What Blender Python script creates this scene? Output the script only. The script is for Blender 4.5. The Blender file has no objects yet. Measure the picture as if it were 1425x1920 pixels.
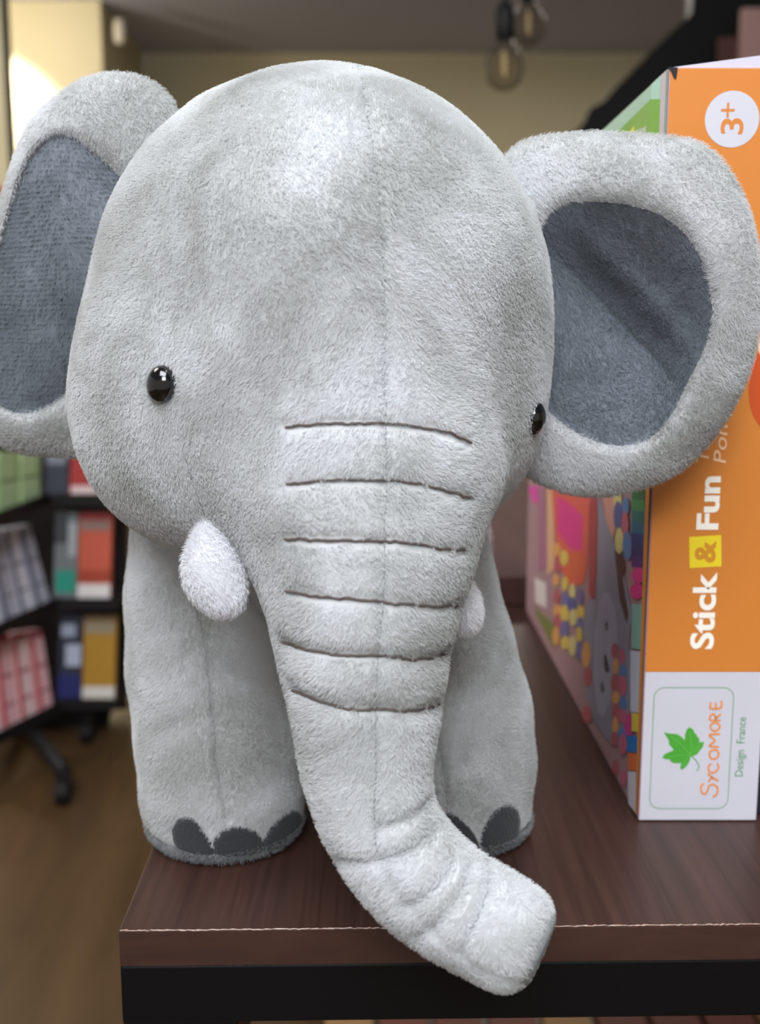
import bpy, bmesh, math, random
import numpy as np
from mathutils import Vector, Matrix
from mathutils.bvhtree import BVHTree

random.seed(7)
RNG = np.random.default_rng(11)
SC = bpy.context.scene
COL = SC.collection
FUR = 1.0                      # plush pile density factor

# ------------------------------------------------------------------ camera
# Distances below are centimetres in a frame whose z = 0 is the table top and whose origin lies
# under the camera; W() turns them into world metres (table top 0.75 m above the floor).
TZ = 0.75
CAM_H = 20.0
FPX = 2000.0
PITCH = math.radians(9.25)
cam_d = bpy.data.cameras.new('camera')
cam_d.sensor_fit = 'HORIZONTAL'
cam_d.sensor_width = 36.0
cam_d.lens = FPX / 1425.0 * 36.0
cam_d.clip_start = 0.01
cam_d.clip_end = 60
cam_d.dof.use_dof = True
cam_d.dof.focus_distance = 0.345
cam_d.dof.aperture_fstop = 14.0
cam = bpy.data.objects.new('camera', cam_d)
cam.location = (0, 0, TZ + CAM_H / 100)
cam.rotation_euler = (math.pi / 2 - PITCH, 0, 0)
COL.objects.link(cam)
SC.camera = cam

# ------------------------------------------------------------------ light
wd = bpy.data.worlds.new('world'); SC.world = wd; wd.use_nodes = True
wd.node_tree.nodes['Background'].inputs[0].default_value = (1.0, 0.955, 0.90, 1)
wd.node_tree.nodes['Background'].inputs[1].default_value = 0.45

def area(name, loc, aim, size, power, color, size_y=None):
    d = bpy.data.lights.new(name, 'AREA'); d.energy = power; d.color = color
    d.size = size
    if size_y: d.shape = 'RECTANGLE'; d.size_y = size_y
    o = bpy.data.objects.new(name, d); COL.objects.link(o)
    o.location = loc
    o.rotation_euler = (Vector(aim) - Vector(loc)).to_track_quat('-Z', 'Y').to_euler()
    return o
# unseen area lights for the shop's overhead light, extras added as fill (ceiling 2.70 m)
area('unseen_overhead_light', (-0.25, -0.35, 2.62), (-0.05, 0.35, 0.9), 1.3, 62, (0.91, 0.955, 1.0))
area('unseen_overhead_light', (-0.1, -1.7, 2.60), (-0.05, 0.4, 0.9), 1.2, 90, (0.93, 0.965, 1.0))  # added behind the camera for frontal fill
area('unseen_overhead_light', (0.5, 0.45, 2.62), (0.5, 0.45, 0.0), 0.6, 18, (0.92, 0.97, 1.0))
area('unseen_overhead_light', (-1.6, 1.2, 2.62), (-1.6, 1.6, 0.0), 0.9, 22, (1.0, 0.93, 0.82))
area('unseen_overhead_light', (0.8, 5.2, 2.62), (0.8, 5.2, 0.0), 0.9, 26, (1.0, 0.93, 0.82))  # added to brighten the back of the room
area('unseen_overhead_light', (-2.6, 3.6, 2.62), (-2.6, 4.2, 0.0), 0.6, 52, (1.0, 0.94, 0.86))  # added to brighten the left wall
# warm wall washer that makes the bright pool on the far left wall
ws = bpy.data.lights.new('wall_washer', 'SPOT'); ws.energy = 260; ws.color = (1.0, 0.93, 0.80)
ws.spot_size = math.radians(75); ws.spot_blend = 0.25; ws.shadow_soft_size = 0.05
wo = bpy.data.objects.new('wall_washer', ws); COL.objects.link(wo)
wo.location = (-2.25, 5.25, 2.55)
wo.rotation_euler = (Vector((-2.2, 5.95, 1.9)) - Vector(wo.location)).to_track_quat('-Z', 'Y').to_euler()
wp = bpy.data.lights.new('wall_glow', 'POINT'); wp.energy = 30; wp.color = (1.0, 0.92, 0.76); wp.shadow_soft_size = 0.1  # unseen point light added to lift the whole cream wall
wq = bpy.data.objects.new('wall_glow', wp); COL.objects.link(wq); wq.location = (-2.2, 5.0, 2.2)

SC.view_settings.view_transform = 'Standard'
SC.view_settings.look = 'None'
SC.view_settings.gamma = 1.0
SC.view_settings.use_curve_mapping = False
SC.view_settings.exposure = 0.0

# ------------------------------------------------------------------ helpers
CF = np.array([0, math.cos(PITCH), -math.sin(PITCH)])
CU = np.array([0, math.sin(PITCH), math.cos(PITCH)])
CR = np.array([1.0, 0, 0])
CAMP = np.array([0, 0, CAM_H])

def ray(u, v):
    return CF + CR * ((u - 712.5) / FPX) - CU * ((v - 960.0) / FPX)
def at(u, v, Y):                       # point at distance Y in front of the camera
    d = ray(u, v); return CAMP + d * (Y / d[1])
def at_x(u, v, X):
    d = ray(u, v); return CAMP + d * (X / d[0])
def at_z(u, v, Z):
    d = ray(u, v); return CAMP + d * ((Z - CAM_H) / d[2])
def W(p):
    p = np.asarray(p, float); q = p / 100.0
    q[..., 2] = q[..., 2] + TZ
    return q
def lin(c):
    return tuple(((x / 255) / 12.92 if x / 255 <= 0.04045 else ((x / 255 + 0.055) / 1.055) ** 2.4) for x in c)

def tag(o, label=None, cat=None, group=None, kind=None):
    if label: o['label'] = label
    if cat: o['category'] = cat
    if group: o['group'] = group
    if kind: o['kind'] = kind
    return o
def empty(name, loc, **k):
    o = bpy.data.objects.new(name, None); COL.objects.link(o)
    o.location = W(loc); o.empty_display_size = 0.05
    return tag(o, **k)
def link(o, parent=None):
    COL.objects.link(o)
    if parent is not None:
        o.parent = parent
        m = Matrix.LocRotScale(parent.location, parent.rotation_euler, parent.scale) if parent.parent is None else Matrix.Identity(4)
        o.matrix_parent_inverse = m.inverted()
    return o
def mesh_obj(name, verts, faces, mat, parent=None, smooth=False, world=False, **k):
    """verts in table centimetres"""
    me = bpy.data.meshes.new(name)
    v = np.asarray(verts, float)
    v = v if world else W(v)
    me.from_pydata([tuple(x) for x in v], [], [tuple(int(i) for i in f) for f in faces])
    if smooth: me.polygons.foreach_set('use_smooth', [True] * len(me.polygons))
    me.materials.append(mat); me.update()
    o = bpy.data.objects.new(name, me)
    link(o, parent)
    return tag(o, **k)
def box_vf(x0, x1, y0, y1, z0, z1):
    v = [(x0,y0,z0),(x1,y0,z0),(x1,y1,z0),(x0,y1,z0),(x0,y0,z1),(x1,y0,z1),(x1,y1,z1),(x0,y1,z1)]
    f = [(0,3,2,1),(4,5,6,7),(0,1,5,4),(1,2,6,5),(2,3,7,6),(3,0,4,7)]
    return np.array(v, float), f
def box(name, x0, x1, y0, y1, z0, z1, mat, parent=None, bevel=0.0, rot=0.0, piv=None, **k):
    v, f = box_vf(x0, x1, y0, y1, z0, z1)
    if rot:
        px, py = piv; c, s = math.cos(rot), math.sin(rot)
        dx, dy = v[:,0]-px, v[:,1]-py
        v[:,0] = px + c*dx - s*dy; v[:,1] = py + s*dx + c*dy
    o = mesh_obj(name, v, f, mat, parent, **k)
    if bevel:
        m = o.modifiers.new('bevel', 'BEVEL'); m.width = bevel/100; m.segments = 3; m.limit_method = 'ANGLE'
    return o
def tube_vf(pts, rad, n=8, cap=True):
    pts = np.asarray(pts, float); rad = np.broadcast_to(np.asarray(rad, float), (len(pts),))
    T = np.gradient(pts, axis=0); T /= np.linalg.norm(T, axis=1)[:, None] + 1e-9
    a = np.array([0, 0, 1.0]) if abs(T[0][2]) < 0.9 else np.array([1.0, 0, 0])
    V = []; Nn = np.cross(T[0], a); Nn /= np.linalg.norm(Nn)
    for i, p in enumerate(pts):
        Nn = Nn - T[i] * np.dot(Nn, T[i]); Nn /= np.linalg.norm(Nn) + 1e-9
        B = np.cross(T[i], Nn)
        for k in range(n):
            t = 2 * math.pi * k / n
            V.append(p + rad[i] * (math.cos(t) * Nn + math.sin(t) * B))
    F = [(i*n+k, i*n+(k+1) % n, (i+1)*n+(k+1) % n, (i+1)*n+k) for i in range(len(pts)-1) for k in range(n)]
    if cap:
        F.append(tuple(reversed(range(n)))); F.append(tuple(range((len(pts)-1)*n, len(pts)*n)))
    return V, F
def join_vf(lst):
    V = []; F = []
    for v, f in lst:
        o = len(V); V.extend(list(v)); F.extend([tuple(i + o for i in q) for q in f])
    return V, F
def lathe_vf(prof, c, n=24):
    """prof: (r, z) from bottom to top around vertical axis at c"""
    V = []; F = []
    for r, z in prof:
        for k in range(n):
            t = 2*math.pi*k/n; V.append((c[0]+r*math.cos(t), c[1]+r*math.sin(t), c[2]+z))
    for i in range(len(prof)-1):
        for k in range(n): F.append((i*n+k, i*n+(k+1)%n, (i+1)*n+(k+1)%n, (i+1)*n+k))
    F.append(tuple(reversed(range(n)))); F.append(tuple(range((len(prof)-1)*n, len(prof)*n)))
    return V, F

def resample(p, step):
    p = np.asarray(p, float)
    L = np.r_[0, np.cumsum(np.linalg.norm(np.diff(p, axis=0), axis=1))]
    n = max(2, int(L[-1] / step) + 1); t = np.linspace(0, L[-1], n)
    return np.stack([np.interp(t, L, p[:,k]) for k in range(p.shape[1])], 1)
def spline(p, n=12):
    p = np.asarray(p, float); P = np.vstack([2*p[0]-p[1], p, 2*p[-1]-p[-2]]); out = []
    for i in range(1, len(P)-2):
        for t in np.linspace(0, 1, n, endpoint=False):
            out.append(0.5*((2*P[i])+(-P[i-1]+P[i+1])*t+(2*P[i-1]-5*P[i]+4*P[i+1]-P[i+2])*t*t+(-P[i-1]+3*P[i]-3*P[i+1]+P[i+2])*t**3))
    out.append(p[-1]); return np.array(out)

# ------------------------------------------------------------------ materials
def nodes(name):
    m = bpy.data.materials.new(name); m.use_nodes = True
    nt = m.node_tree; return m, nt, nt.nodes['Principled BSDF']
def mat(name, rgb, rough=0.6, spec=0.4, metal=0.0, noise=None, bump=None, sheen=0.0, coat=0.0):
    """plain procedural material: colour with a little noise, optional bump (scale, strength)"""
    m, nt, b = nodes(name)
    b.inputs['Roughness'].default_value = rough
    b.inputs['Specular IOR Level'].default_value = spec
    b.inputs['Metallic'].default_value = metal
    if sheen: b.inputs['Sheen Weight'].default_value = sheen
    if coat: b.inputs['Coat Weight'].default_value = coat; b.inputs['Coat Roughness'].default_value = 0.15
    c = lin(rgb)
    tc = nt.nodes.new('ShaderNodeTexCoord')
    nz = nt.nodes.new('ShaderNodeTexNoise')
    nz.inputs['Scale'].default_value = noise[0] if noise else 40
    nz.inputs['Detail'].default_value = 4
    nt.links.new(tc.outputs['Object'], nz.inputs['Vector'])
    a = noise[1] if noise else 0.04
    mx = nt.nodes.new('ShaderNodeMix'); mx.data_type = 'RGBA'
    mx.inputs['A'].default_value = (*[x*(1-a) for x in c], 1)
    mx.inputs['B'].default_value = (*[min(1, x*(1+a)) for x in c], 1)
    nt.links.new(nz.outputs['Fac'], mx.inputs['Factor'])
    nt.links.new(mx.outputs['Result'], b.inputs['Base Color'])
    if bump:
        n2 = nt.nodes.new('ShaderNodeTexNoise'); n2.inputs['Scale'].default_value = bump[0]; n2.inputs['Detail'].default_value = 3
        nt.links.new(tc.outputs['Object'], n2.inputs['Vector'])
        bp = nt.nodes.new('ShaderNodeBump'); bp.inputs['Strength'].default_value = bump[1]; bp.inputs['Distance'].default_value = 0.002
        nt.links.new(n2.outputs['Fac'], bp.inputs['Height']); nt.links.new(bp.outputs['Normal'], b.inputs['Normal'])
    return m
def wood(name, c0, c1, scale, rough=0.45, bump=0.1, spec=0.4):
    m, nt, b = nodes(name)
    tc = nt.nodes.new('ShaderNodeTexCoord'); mp = nt.nodes.new('ShaderNodeMapping')
    mp.inputs['Scale'].default_value = scale
    nz = nt.nodes.new('ShaderNodeTexNoise'); nz.inputs['Scale'].default_value = 1.0; nz.inputs['Detail'].default_value = 6
    nz.inputs['Roughness'].default_value = 0.65; nz.inputs['Distortion'].default_value = 0.4
    rp = nt.nodes.new('ShaderNodeValToRGB')
    rp.color_ramp.elements[0].position = 0.3; rp.color_ramp.elements[1].position = 0.72
    rp.color_ramp.elements[0].color = (*lin(c0), 1); rp.color_ramp.elements[1].color = (*lin(c1), 1)
    nt.links.new(tc.outputs['Object'], mp.inputs['Vector']); nt.links.new(mp.outputs['Vector'], nz.inputs['Vector'])
    nt.links.new(nz.outputs['Fac'], rp.inputs['Fac']); nt.links.new(rp.outputs['Color'], b.inputs['Base Color'])
    b.inputs['Roughness'].default_value = rough; b.inputs['Specular IOR Level'].default_value = spec
    bp = nt.nodes.new('ShaderNodeBump'); bp.inputs['Strength'].default_value = bump; bp.inputs['Distance'].default_value = 0.001
    nt.links.new(nz.outputs['Fac'], bp.inputs['Height']); nt.links.new(bp.outputs['Normal'], b.inputs['Normal'])
    return m
def plush(name, c0, c1, sheen=0.08):
    """pile colour: two close tones in soft brushed patches"""
    m, nt, b = nodes(name)
    ge = nt.nodes.new('ShaderNodeNewGeometry')
    nz = nt.nodes.new('ShaderNodeTexNoise'); nz.inputs['Scale'].default_value = 24; nz.inputs['Detail'].default_value = 5; nz.inputs['Distortion'].default_value = 0.6
    nz.inputs['Roughness'].default_value = 0.6
    rp = nt.nodes.new('ShaderNodeValToRGB')
    rp.color_ramp.elements[0].position = 0.36; rp.color_ramp.elements[1].position = 0.64
    rp.color_ramp.elements[0].color = (*lin(c0), 1); rp.color_ramp.elements[1].color = (*lin(c1), 1)
    nt.links.new(ge.outputs['Position'], nz.inputs['Vector'])
    nt.links.new(nz.outputs['Fac'], rp.inputs['Fac']); nt.links.new(rp.outputs['Color'], b.inputs['Base Color'])
    b.inputs['Roughness'].default_value = 0.85; b.inputs['Specular IOR Level'].default_value = 0.06
    b.inputs['Sheen Weight'].default_value = sheen; b.inputs['Sheen Roughness'].default_value = 0.5
    tr = nt.nodes.new('ShaderNodeBsdfTranslucent'); ms = nt.nodes.new('ShaderNodeMixShader'); ms.inputs[0].default_value = 0.42
    nt.links.new(rp.outputs['Color'], tr.inputs['Color'])
    nt.links.new(b.outputs[0], ms.inputs[1]); nt.links.new(tr.outputs[0], ms.inputs[2])
    nt.links.new(ms.outputs[0], nt.nodes['Material Output'].inputs['Surface'])
    return m

M = {}
M['plush'] = plush('light_grey_plush', (199, 200, 198), (231, 232, 234))
M['lining'] = plush('slate_plush', (120, 126, 134), (146, 153, 162), 0.15)
M['white_plush'] = plush('white_plush', (236, 236, 240), (248, 248, 250))
M['pad'] = plush('grey_foot_plush', (146, 148, 150), (168, 170, 172))
M['felt'] = mat('charcoal_felt', (50, 52, 54), 0.95, 0.1, bump=(900, 0.4), sheen=0.2)
M['thread'] = mat('brown_grey_thread', (98, 88, 84), 0.9, 0.1, noise=(400, 0.4))
M['thread_light'] = mat('grey_thread', (140, 141, 141), 0.9, 0.1)
M['eye'] = mat('black_gloss', (6, 6, 7), 0.06, 0.6, coat=0.5)
M['table'] = wood('dark_walnut', (46, 29, 24), (70, 46, 39), (260, 7, 60), 0.40, 0.12, 0.35)
M['table_edge'] = wood('walnut_edge', (52, 32, 26), (68, 44, 36), (20, 60, 90), 0.45, 0.08)
M['wear'] = mat('worn_edge', (150, 120, 105), 0.35, 0.6, noise=(500, 0.6))
M['black_steel'] = mat('black_powder_steel', (7, 7, 9), 0.42, 0.25, bump=(700, 0.05))
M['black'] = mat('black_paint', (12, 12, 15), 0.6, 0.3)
M['floor'] = wood('brown_laminate', (66, 48, 29), (94, 71, 45), (9, 1.6, 3), 0.35, 0.03)
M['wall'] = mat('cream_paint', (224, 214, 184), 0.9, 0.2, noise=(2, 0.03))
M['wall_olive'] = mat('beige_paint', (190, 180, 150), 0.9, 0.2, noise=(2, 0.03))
M['ceiling'] = mat('grey_ceiling', (184, 188, 206), 0.95, 0.1, noise=(1.5, 0.04))
M['orange'] = mat('orange_print', (204, 124, 50), 0.42, 0.4, noise=(8, 0.03))
M['white_print'] = mat('white_card', (198, 196, 205), 0.4, 0.4)
M['lilac'] = mat('lilac_card', (198, 194, 210), 0.35, 0.4)

# ------------------------------------------------------------------ the room
def st(o, label): return tag(o, label=label, kind='structure')
FL = -75.0; CE = 195.0
st(box('floor', -420, 420, -250, 702, FL-4, FL, M['floor']), 'brown laminate shop floor')
st(box('ceiling', -420, 420, -250, 702, CE, CE+4, M['ceiling']), 'dim grey ceiling')
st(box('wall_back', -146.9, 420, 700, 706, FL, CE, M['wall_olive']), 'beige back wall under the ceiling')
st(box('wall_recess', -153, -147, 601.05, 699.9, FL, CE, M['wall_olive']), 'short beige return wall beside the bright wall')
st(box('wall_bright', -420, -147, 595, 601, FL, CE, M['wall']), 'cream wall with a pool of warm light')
st(box('wall_left', -420, -154.5, 462, 468, FL, CE, M['wall_olive']), 'beige wall at the far left')
st(box('trim_1', -154.5, -153.4, 461, 469, FL, CE, mat('dark_green_trim', (66, 68, 54), 0.5)), 'dark edge trim of the left wall')
st(box('wall_right', 420, 426, -250, 706, FL, CE, M['wall_olive']), 'beige side wall')

# ------------------------------------------------------------------ table
TYAW = math.radians(1.1)
pl = at_z(222, 1745, 0.0)                      # front left corner of the table top
PV = (pl[0], pl[1])
TL, TY = pl[0], pl[1]
table = empty('display_table', (pl[0] + 30, 80, FL), label='dark walnut display table with a black steel frame under the elephant', cat='table')
tk = dict(rot=TYAW, piv=PV)
top = box('table_top', TL, TL+95, TY, TY+110, -1.33, 0, M['table'], table, bevel=0.06, **tk)
box('edge_band', TL+0.02, TL+94.98, TY-0.04, TY+0.05, -1.30, -0.07, M['table_edge'], top, **tk)
nw = 900
xs = np.linspace(TL+0.05, TL+94.9, nw)
wv, wf = tube_vf(np.c_[xs, np.full(nw, TY+0.02), np.full(nw, -0.015) + RNG.normal(0, 0.012, nw)], 0.016 + np.abs(RNG.normal(0, 0.010, nw)), 5)
wv = np.array(wv); c_, s_ = math.cos(TYAW), math.sin(TYAW)
dx, dy = wv[:,0]-PV[0], wv[:,1]-PV[1]
wv[:,0] = PV[0]+c_*dx-s_*dy; wv[:,1] = PV[1]+s_*dx+c_*dy
mesh_obj('worn_edge', wv, wf, M['wear'], top, label='worn pale front edge')
box('front_rail', TL, TL+95, TY, TY+4, -3.5, -1.34, M['black_steel'], table, bevel=0.08, **tk)
box('back_rail', TL, TL+95, TY+106, TY+110, -3.5, -1.34, M['black_steel'], table, bevel=0.08, **tk)
for x in (TL, TL+91):
    box('side_rail', x, x+4, TY+4.05, TY+105.95, -3.5, -1.34, M['black_steel'], table, bevel=0.08, **tk)
for x in (TL+0.02, TL+91):
    for y in (TY+0.02, TY+106):
        box('leg', x, x+3.98, y, y+3.96, FL, -3.40, M['black_steel'], table, bevel=0.08, **tk)
# low slatted shelf between the legs
pale = wood('pale_slat', (150, 112, 70), (176, 138, 92), (6, 60, 60), 0.5)
redw = wood('red_slat', (104, 56, 46), (128, 74, 60), (6, 60, 60), 0.5)
for x in (TL+4.1, TL+88): box('shelf_bearer', x, x+3, TY+4.2, TY+105.8, -62, -59.1, M['black_steel'], table, **tk)
for i in range(14):
    x = TL + 4.2 + i*6.25
    box('shelf_slat', x, x+5.4, TY+24, TY+104, -59, -57, (redw if i % 4 else pale), table, bevel=0.1, **tk)
# raised board at the back of the table
box('wooden_riser', TL+16, TL+90, TY+44.5, TY+108, 0.02, 2.25, wood('riser_wood', (62, 40, 38), (82, 55, 52), (60, 4, 60), 0.6, 0.05, 0.15), bevel=0.1,
    label='low reddish brown wooden riser at the back of the table', cat='riser', **tk)

# ------------------------------------------------------------------ toy box
BF = 42.1                                        # front (spine) plane of the box
BX = at(1197, 1539, BF)[0]; BW = 4.95; BH = 30.0; BD = 35.0
toy_box = empty('toy_box', (BX + BW/2, BF + BD/2, 0), label='tall orange and white craft kit box standing on its edge beside the elephant', cat='box')
M['salmon'] = mat('salmon_print', (190, 152, 158), 0.4, 0.4, noise=(30, 0.08))
core = box('carton', BX, BX+BW, BF, BF+BD, 0.02, BH, M['salmon'], toy_box, bevel=0.06)
zw = at(1300, 1260, BF)[2]                       # orange above, white below
spine = box('orange_panel', BX+0.03, BX+BW-0.03, BF-0.03, BF+0.2, zw, BH-0.02, M['orange'], toy_box, bevel=0.02)
white = box('white_panel', BX+0.03, BX+BW-0.03, BF-0.03, BF+0.2, 0.06, zw-0.005, M['white_print'], toy_box, bevel=0.02)
# lid flap lifting towards the right
lv = [(BX-0.02,BF+0.1,BH+0.02),(BX+BW,BF+0.1,BH+0.02),(BX+BW,BF+0.1,BH+0.66),(BX-0.02,BF+BD,BH+0.02),(BX+BW,BF+BD,BH+0.02),(BX+BW,BF+BD,BH+0.66)]
mesh_obj('lid_flap', lv, [(0,1,2),(3,5,4),(0,2,5,3),(1,4,5,2),(0,3,4,1)], M['lilac'], toy_box, label='pale lilac lid flap')
mesh_obj('corner_slot_shade', [(BX-0.04,BF-0.05,BH+0.02),(BX+0.30,BF-0.05,BH+0.0),(BX+0.26,BF-0.05,BH-0.42),(BX+0.18,BF-0.05,BH-0.40),
    (BX-0.04,BF+0.05,BH+0.02),(BX+0.30,BF+0.05,BH+0.0),(BX+0.26,BF+0.05,BH-0.42),(BX+0.18,BF+0.05,BH-0.40)],
    [(0,1,2,3),(4,7,6,5),(0,3,7,4),(0,4,5,1),(1,5,6,2),(2,6,7,3)], mat('slot_shade', (40, 34, 32), 0.8), toy_box, label='dark piece painting the shade in the open lid corner')  # solid dark sliver painted as the shade inside the gap

def flat(name, pts3, mat_, parent, **k):
    """flat print: a polygon of points already in the plane"""
    bm = bmesh.new(); vs = [bm.verts.new(tuple(W(np.array(p)))) for p in pts3]
    bm.faces.new(vs); bm.normal_update(); bmesh.ops.triangulate(bm, faces=bm.faces[:])
    me = bpy.data.meshes.new(name); bm.to_mesh(me); bm.free(); me.materials.append(mat_)
    o = bpy.data.objects.new(name, me); link(o, parent); return tag(o, **k)
def front_px(u, v, lift=0.04):
    p = at(u, v, BF); p[1] = BF - lift; return p
def text_up(s, cu, v0, v1, hu, mat_, parent, bold=0.0, shear=0.0, name='lettering', lift=0.045, rot=0.0):
    """lettering on the spine reading upwards: centre column cu, from v1 (start) to v0, glyph height hu px"""
    c = bpy.data.curves.new('t', 'FONT'); c.body = s; c.offset = bold; c.shear = shear; c.resolution_u = 4
    o = bpy.data.objects.new('t', c); COL.objects.link(o)
    dg = bpy.context.evaluated_depsgraph_get(); me = bpy.data.meshes.new_from_object(o.evaluated_get(dg))
    bpy.data.objects.remove(o); bpy.data.curves.remove(c)
    v = np.array([x.co for x in me.vertices]); f = [tuple(p.vertices) for p in me.polygons]; bpy.data.meshes.remove(me)
    lo, hi = v.min(0), v.max(0); n = (v - lo) / np.maximum(hi - lo, 1e-6) - 0.5
    a, b = at(cu, v1, BF), at(cu, v0, BF); w = at(cu + hu/2, (v0+v1)/2, BF)[0] - at(cu - hu/2, (v0+v1)/2, BF)[0]
    L = b[2] - a[2]; cx, cz = at(cu, (v0+v1)/2, BF)[[0, 2]]
    X, Z = -n[:,1]*w, n[:,0]*L
    P = np.stack([cx + X*math.cos(rot) - Z*math.sin(rot), np.full(len(v), BF - lift), cz + X*math.sin(rot) + Z*math.cos(rot)], 1)
    return mesh_obj(name, P, f, mat_, parent)
M['ink_white'] = mat('white_ink', (246, 238, 226), 0.45)
M['ink_yellow'] = mat('yellow_ink', (232, 206, 40), 0.45)
M['ink_orange'] = mat('orange_ink', (226, 140, 70), 0.45)
M['ink_green'] = mat('green_ink', (92, 150, 96), 0.5)
M['leaf'] = mat('leaf_green', (74, 158, 52), 0.45, noise=(150, 0.15))
M['leaf_dark'] = mat('leaf_vein_green', (108, 184, 84), 0.45)
M['ink_pale'] = mat('pale_orange_ink', (238, 196, 160), 0.45)
text_up('Stick', 1318.5, 1073, 1217, 45, M['ink_white'], spine, 0.028)
text_up('Fun', 1328, 893, 993, 42, M['ink_white'], spine, 0.035)
cx, cz = at(1322, 1034, BF)[[0, 2]]
sq = [(cx + 0.64*(x*math.cos(.06)-z*math.sin(.06)), BF-0.04, cz + 0.64*(x*math.sin(.06)+z*math.cos(.06))) for x, z in ((-1,-1),(1,-1),(1,1),(-1,1))]
flat('ampersand_square', sq, M['ink_yellow'], spine)
text_up('&', 1322, 1013, 1055, 40, mat('ochre_ink', (206, 140, 40), 0.45), spine, 0.03, lift=0.05)
text_up('Tableaux', 1320, 700, 867, 24, M['ink_pale'], spine, 0.0, 0.15)
text_up('Pompons', 1357, 684, 869, 31, M['ink_pale'], spine, 0.0, 0.15)
def disc(name, u, v, rpx, mat_, parent, lift, n=40):
    p = at(u, v, BF); r = at(u+rpx, v, BF)[0] - p[0]
    return flat(name, [(p[0]+r*math.cos(2*math.pi*i/n), BF-lift, p[2]+r*math.sin(2*math.pi*i/n)) for i in range(n)], mat_, parent)
disc('age_badge', 1372, 224, 51, M['white_print'], spine, 0.042)
text_up('3', 1372, 222, 252, 43, M['orange'], spine, 0.015, lift=0.05)
text_up('+', 1364, 193, 221, 26, M['orange'], spine, 0.0, lift=0.05)
# red shape at the spine's right edge
rp = at(1447, 722, BF)
flat('red_print', [(min(rp[0]+0.92*math.cos(t), BX+BW-0.04), BF-0.042, rp[2]+1.75*math.sin(t)) for t in np.linspace(0, 2*math.pi, 40, endpoint=False)], mat('red_ink', (196, 78, 28), 0.45), spine)
rp = at(1430, 648, BF)
flat('pale_print', [(min(rp[0]+0.2*math.cos(t), BX+BW-0.04), BF-0.05, rp[2]+0.4*math.sin(t)) for t in np.linspace(0, 2*math.pi, 20, endpoint=False)], M['ink_pale'], spine)
# maker's label: rounded green outline, leaf, lettering
def rrect(u0, v0, u1, v1, r, n=8):
    out = []
    for cu, cv, a0 in ((u1-r, v0+r, -90), (u1-r, v1-r, 0), (u0+r, v1-r, 90), (u0+r, v0+r, 180)):
        for i in range(n+1):
            t = math.radians(a0 + 90*i/n); out.append((cu + r*math.cos(t), cv + r*math.sin(t)))
    return out
A = at(1226, 1288, BF); B = at(1364, 1516, BF)
ro = rrect(A[0], B[2], B[0], A[2], 0.45); ri = rrect(A[0]+0.03, B[2]+0.03, B[0]-0.03, A[2]-0.03, 0.42)
n = len(ro)
mesh_obj('label_outline', [(x, BF-0.04, z) for x, z in ro] + [(x, BF-0.04, z) for x, z in ri], [(i, (i+1) % n, n+(i+1) % n, n+i) for i in range(n)], M['ink_green'], white)
def c7(x, y): return (1180 + x/5.816, 1240 + y/5.816)
leaf = [(375,770),(430,782),(520,790),(560,815),(600,855),(604,800),(620,745),(650,712),(690,735),(712,780),(735,800),(732,815),(757,830),(765,882),(812,870),(800,925),(765,970),(735,1010),(690,1027),(665,1030),(655,1085),(620,1140),(575,1178),(550,1165),(562,1105),(490,1108),(440,1085),(446,1068),(385,1060),(355,1045),(380,1010),(430,985),(482,965),(430,900),(428,860)]
flat('leaf_print', [front_px(*c7(*q)) for q in leaf], M['leaf'], white)
def stroke(name, pts, wpx, mat_, parent, lift=0.05):
    p = resample(spline([c7(*q) for q in pts], 8), 1.0); t = np.gradient(p, axis=0); t /= np.linalg.norm(t, axis=1)[:,None]+1e-9
    nn = np.c_[-t[:,1], t[:,0]] * wpx/2
    L = [front_px(*q, lift) for q in p+nn] + [front_px(*q, lift) for q in p-nn]; k = len(p)
    return mesh_obj(name, L, [(i, i+1, k+i+1, k+i) for i in range(k-1)], mat_, parent)
for pts in ([(660,1015),(560,900),(440,810)], [(660,1015),(670,900),(655,760)], [(660,1015),(720,960),(780,900)], [(660,1015),(540,1020),(400,1040)], [(660,1015),(610,1080),(575,1150)]):
    stroke('leaf_vein', pts, 1.0, M['leaf_dark'], white)
stroke('leaf_stem', [(672,1028),(715,1065),(745,1110),(755,1150),(735,1190)], 1.6, M['leaf'], white)
# hand-drawn letters reading upwards, strokes in the crop's pixels
SY = [[(810,1325),(780,1360),(785,1420),(825,1440),(850,1400),(870,1350),(920,1340),(958,1375),(950,1440),(905,1475)],
      [(858,1308),(882,1278),(905,1262)], [(850,1218),(905,1262),(970,1300)],
      [(890,1110),(862,1140),(865,1190),(900,1210),(945,1190),(968,1150),(955,1105)],
      [(870,1030),(905,1060),(950,1045),(972,1005),(950,965),(910,960),(875,985),(870,1030)],
      [(975,930),(870,915),(930,860),(868,800),(985,785)],
      [(880,720),(915,755),(955,745),(982,710),(965,675),(920,665),(885,690),(880,720)],
      [(990,640),(880,635),(885,585),(915,570),(935,600),(938,635)], [(938,615),(995,570)],
      [(885,440),(885,510),(995,500),(1000,425)], [(938,505),(938,445)]]
for pts in SY: stroke('letter_stroke', pts, 3.6, M['ink_orange'], white)
text_up('Design  France', 1390, 1344, 1455, 20, M['ink_green'], white)

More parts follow.
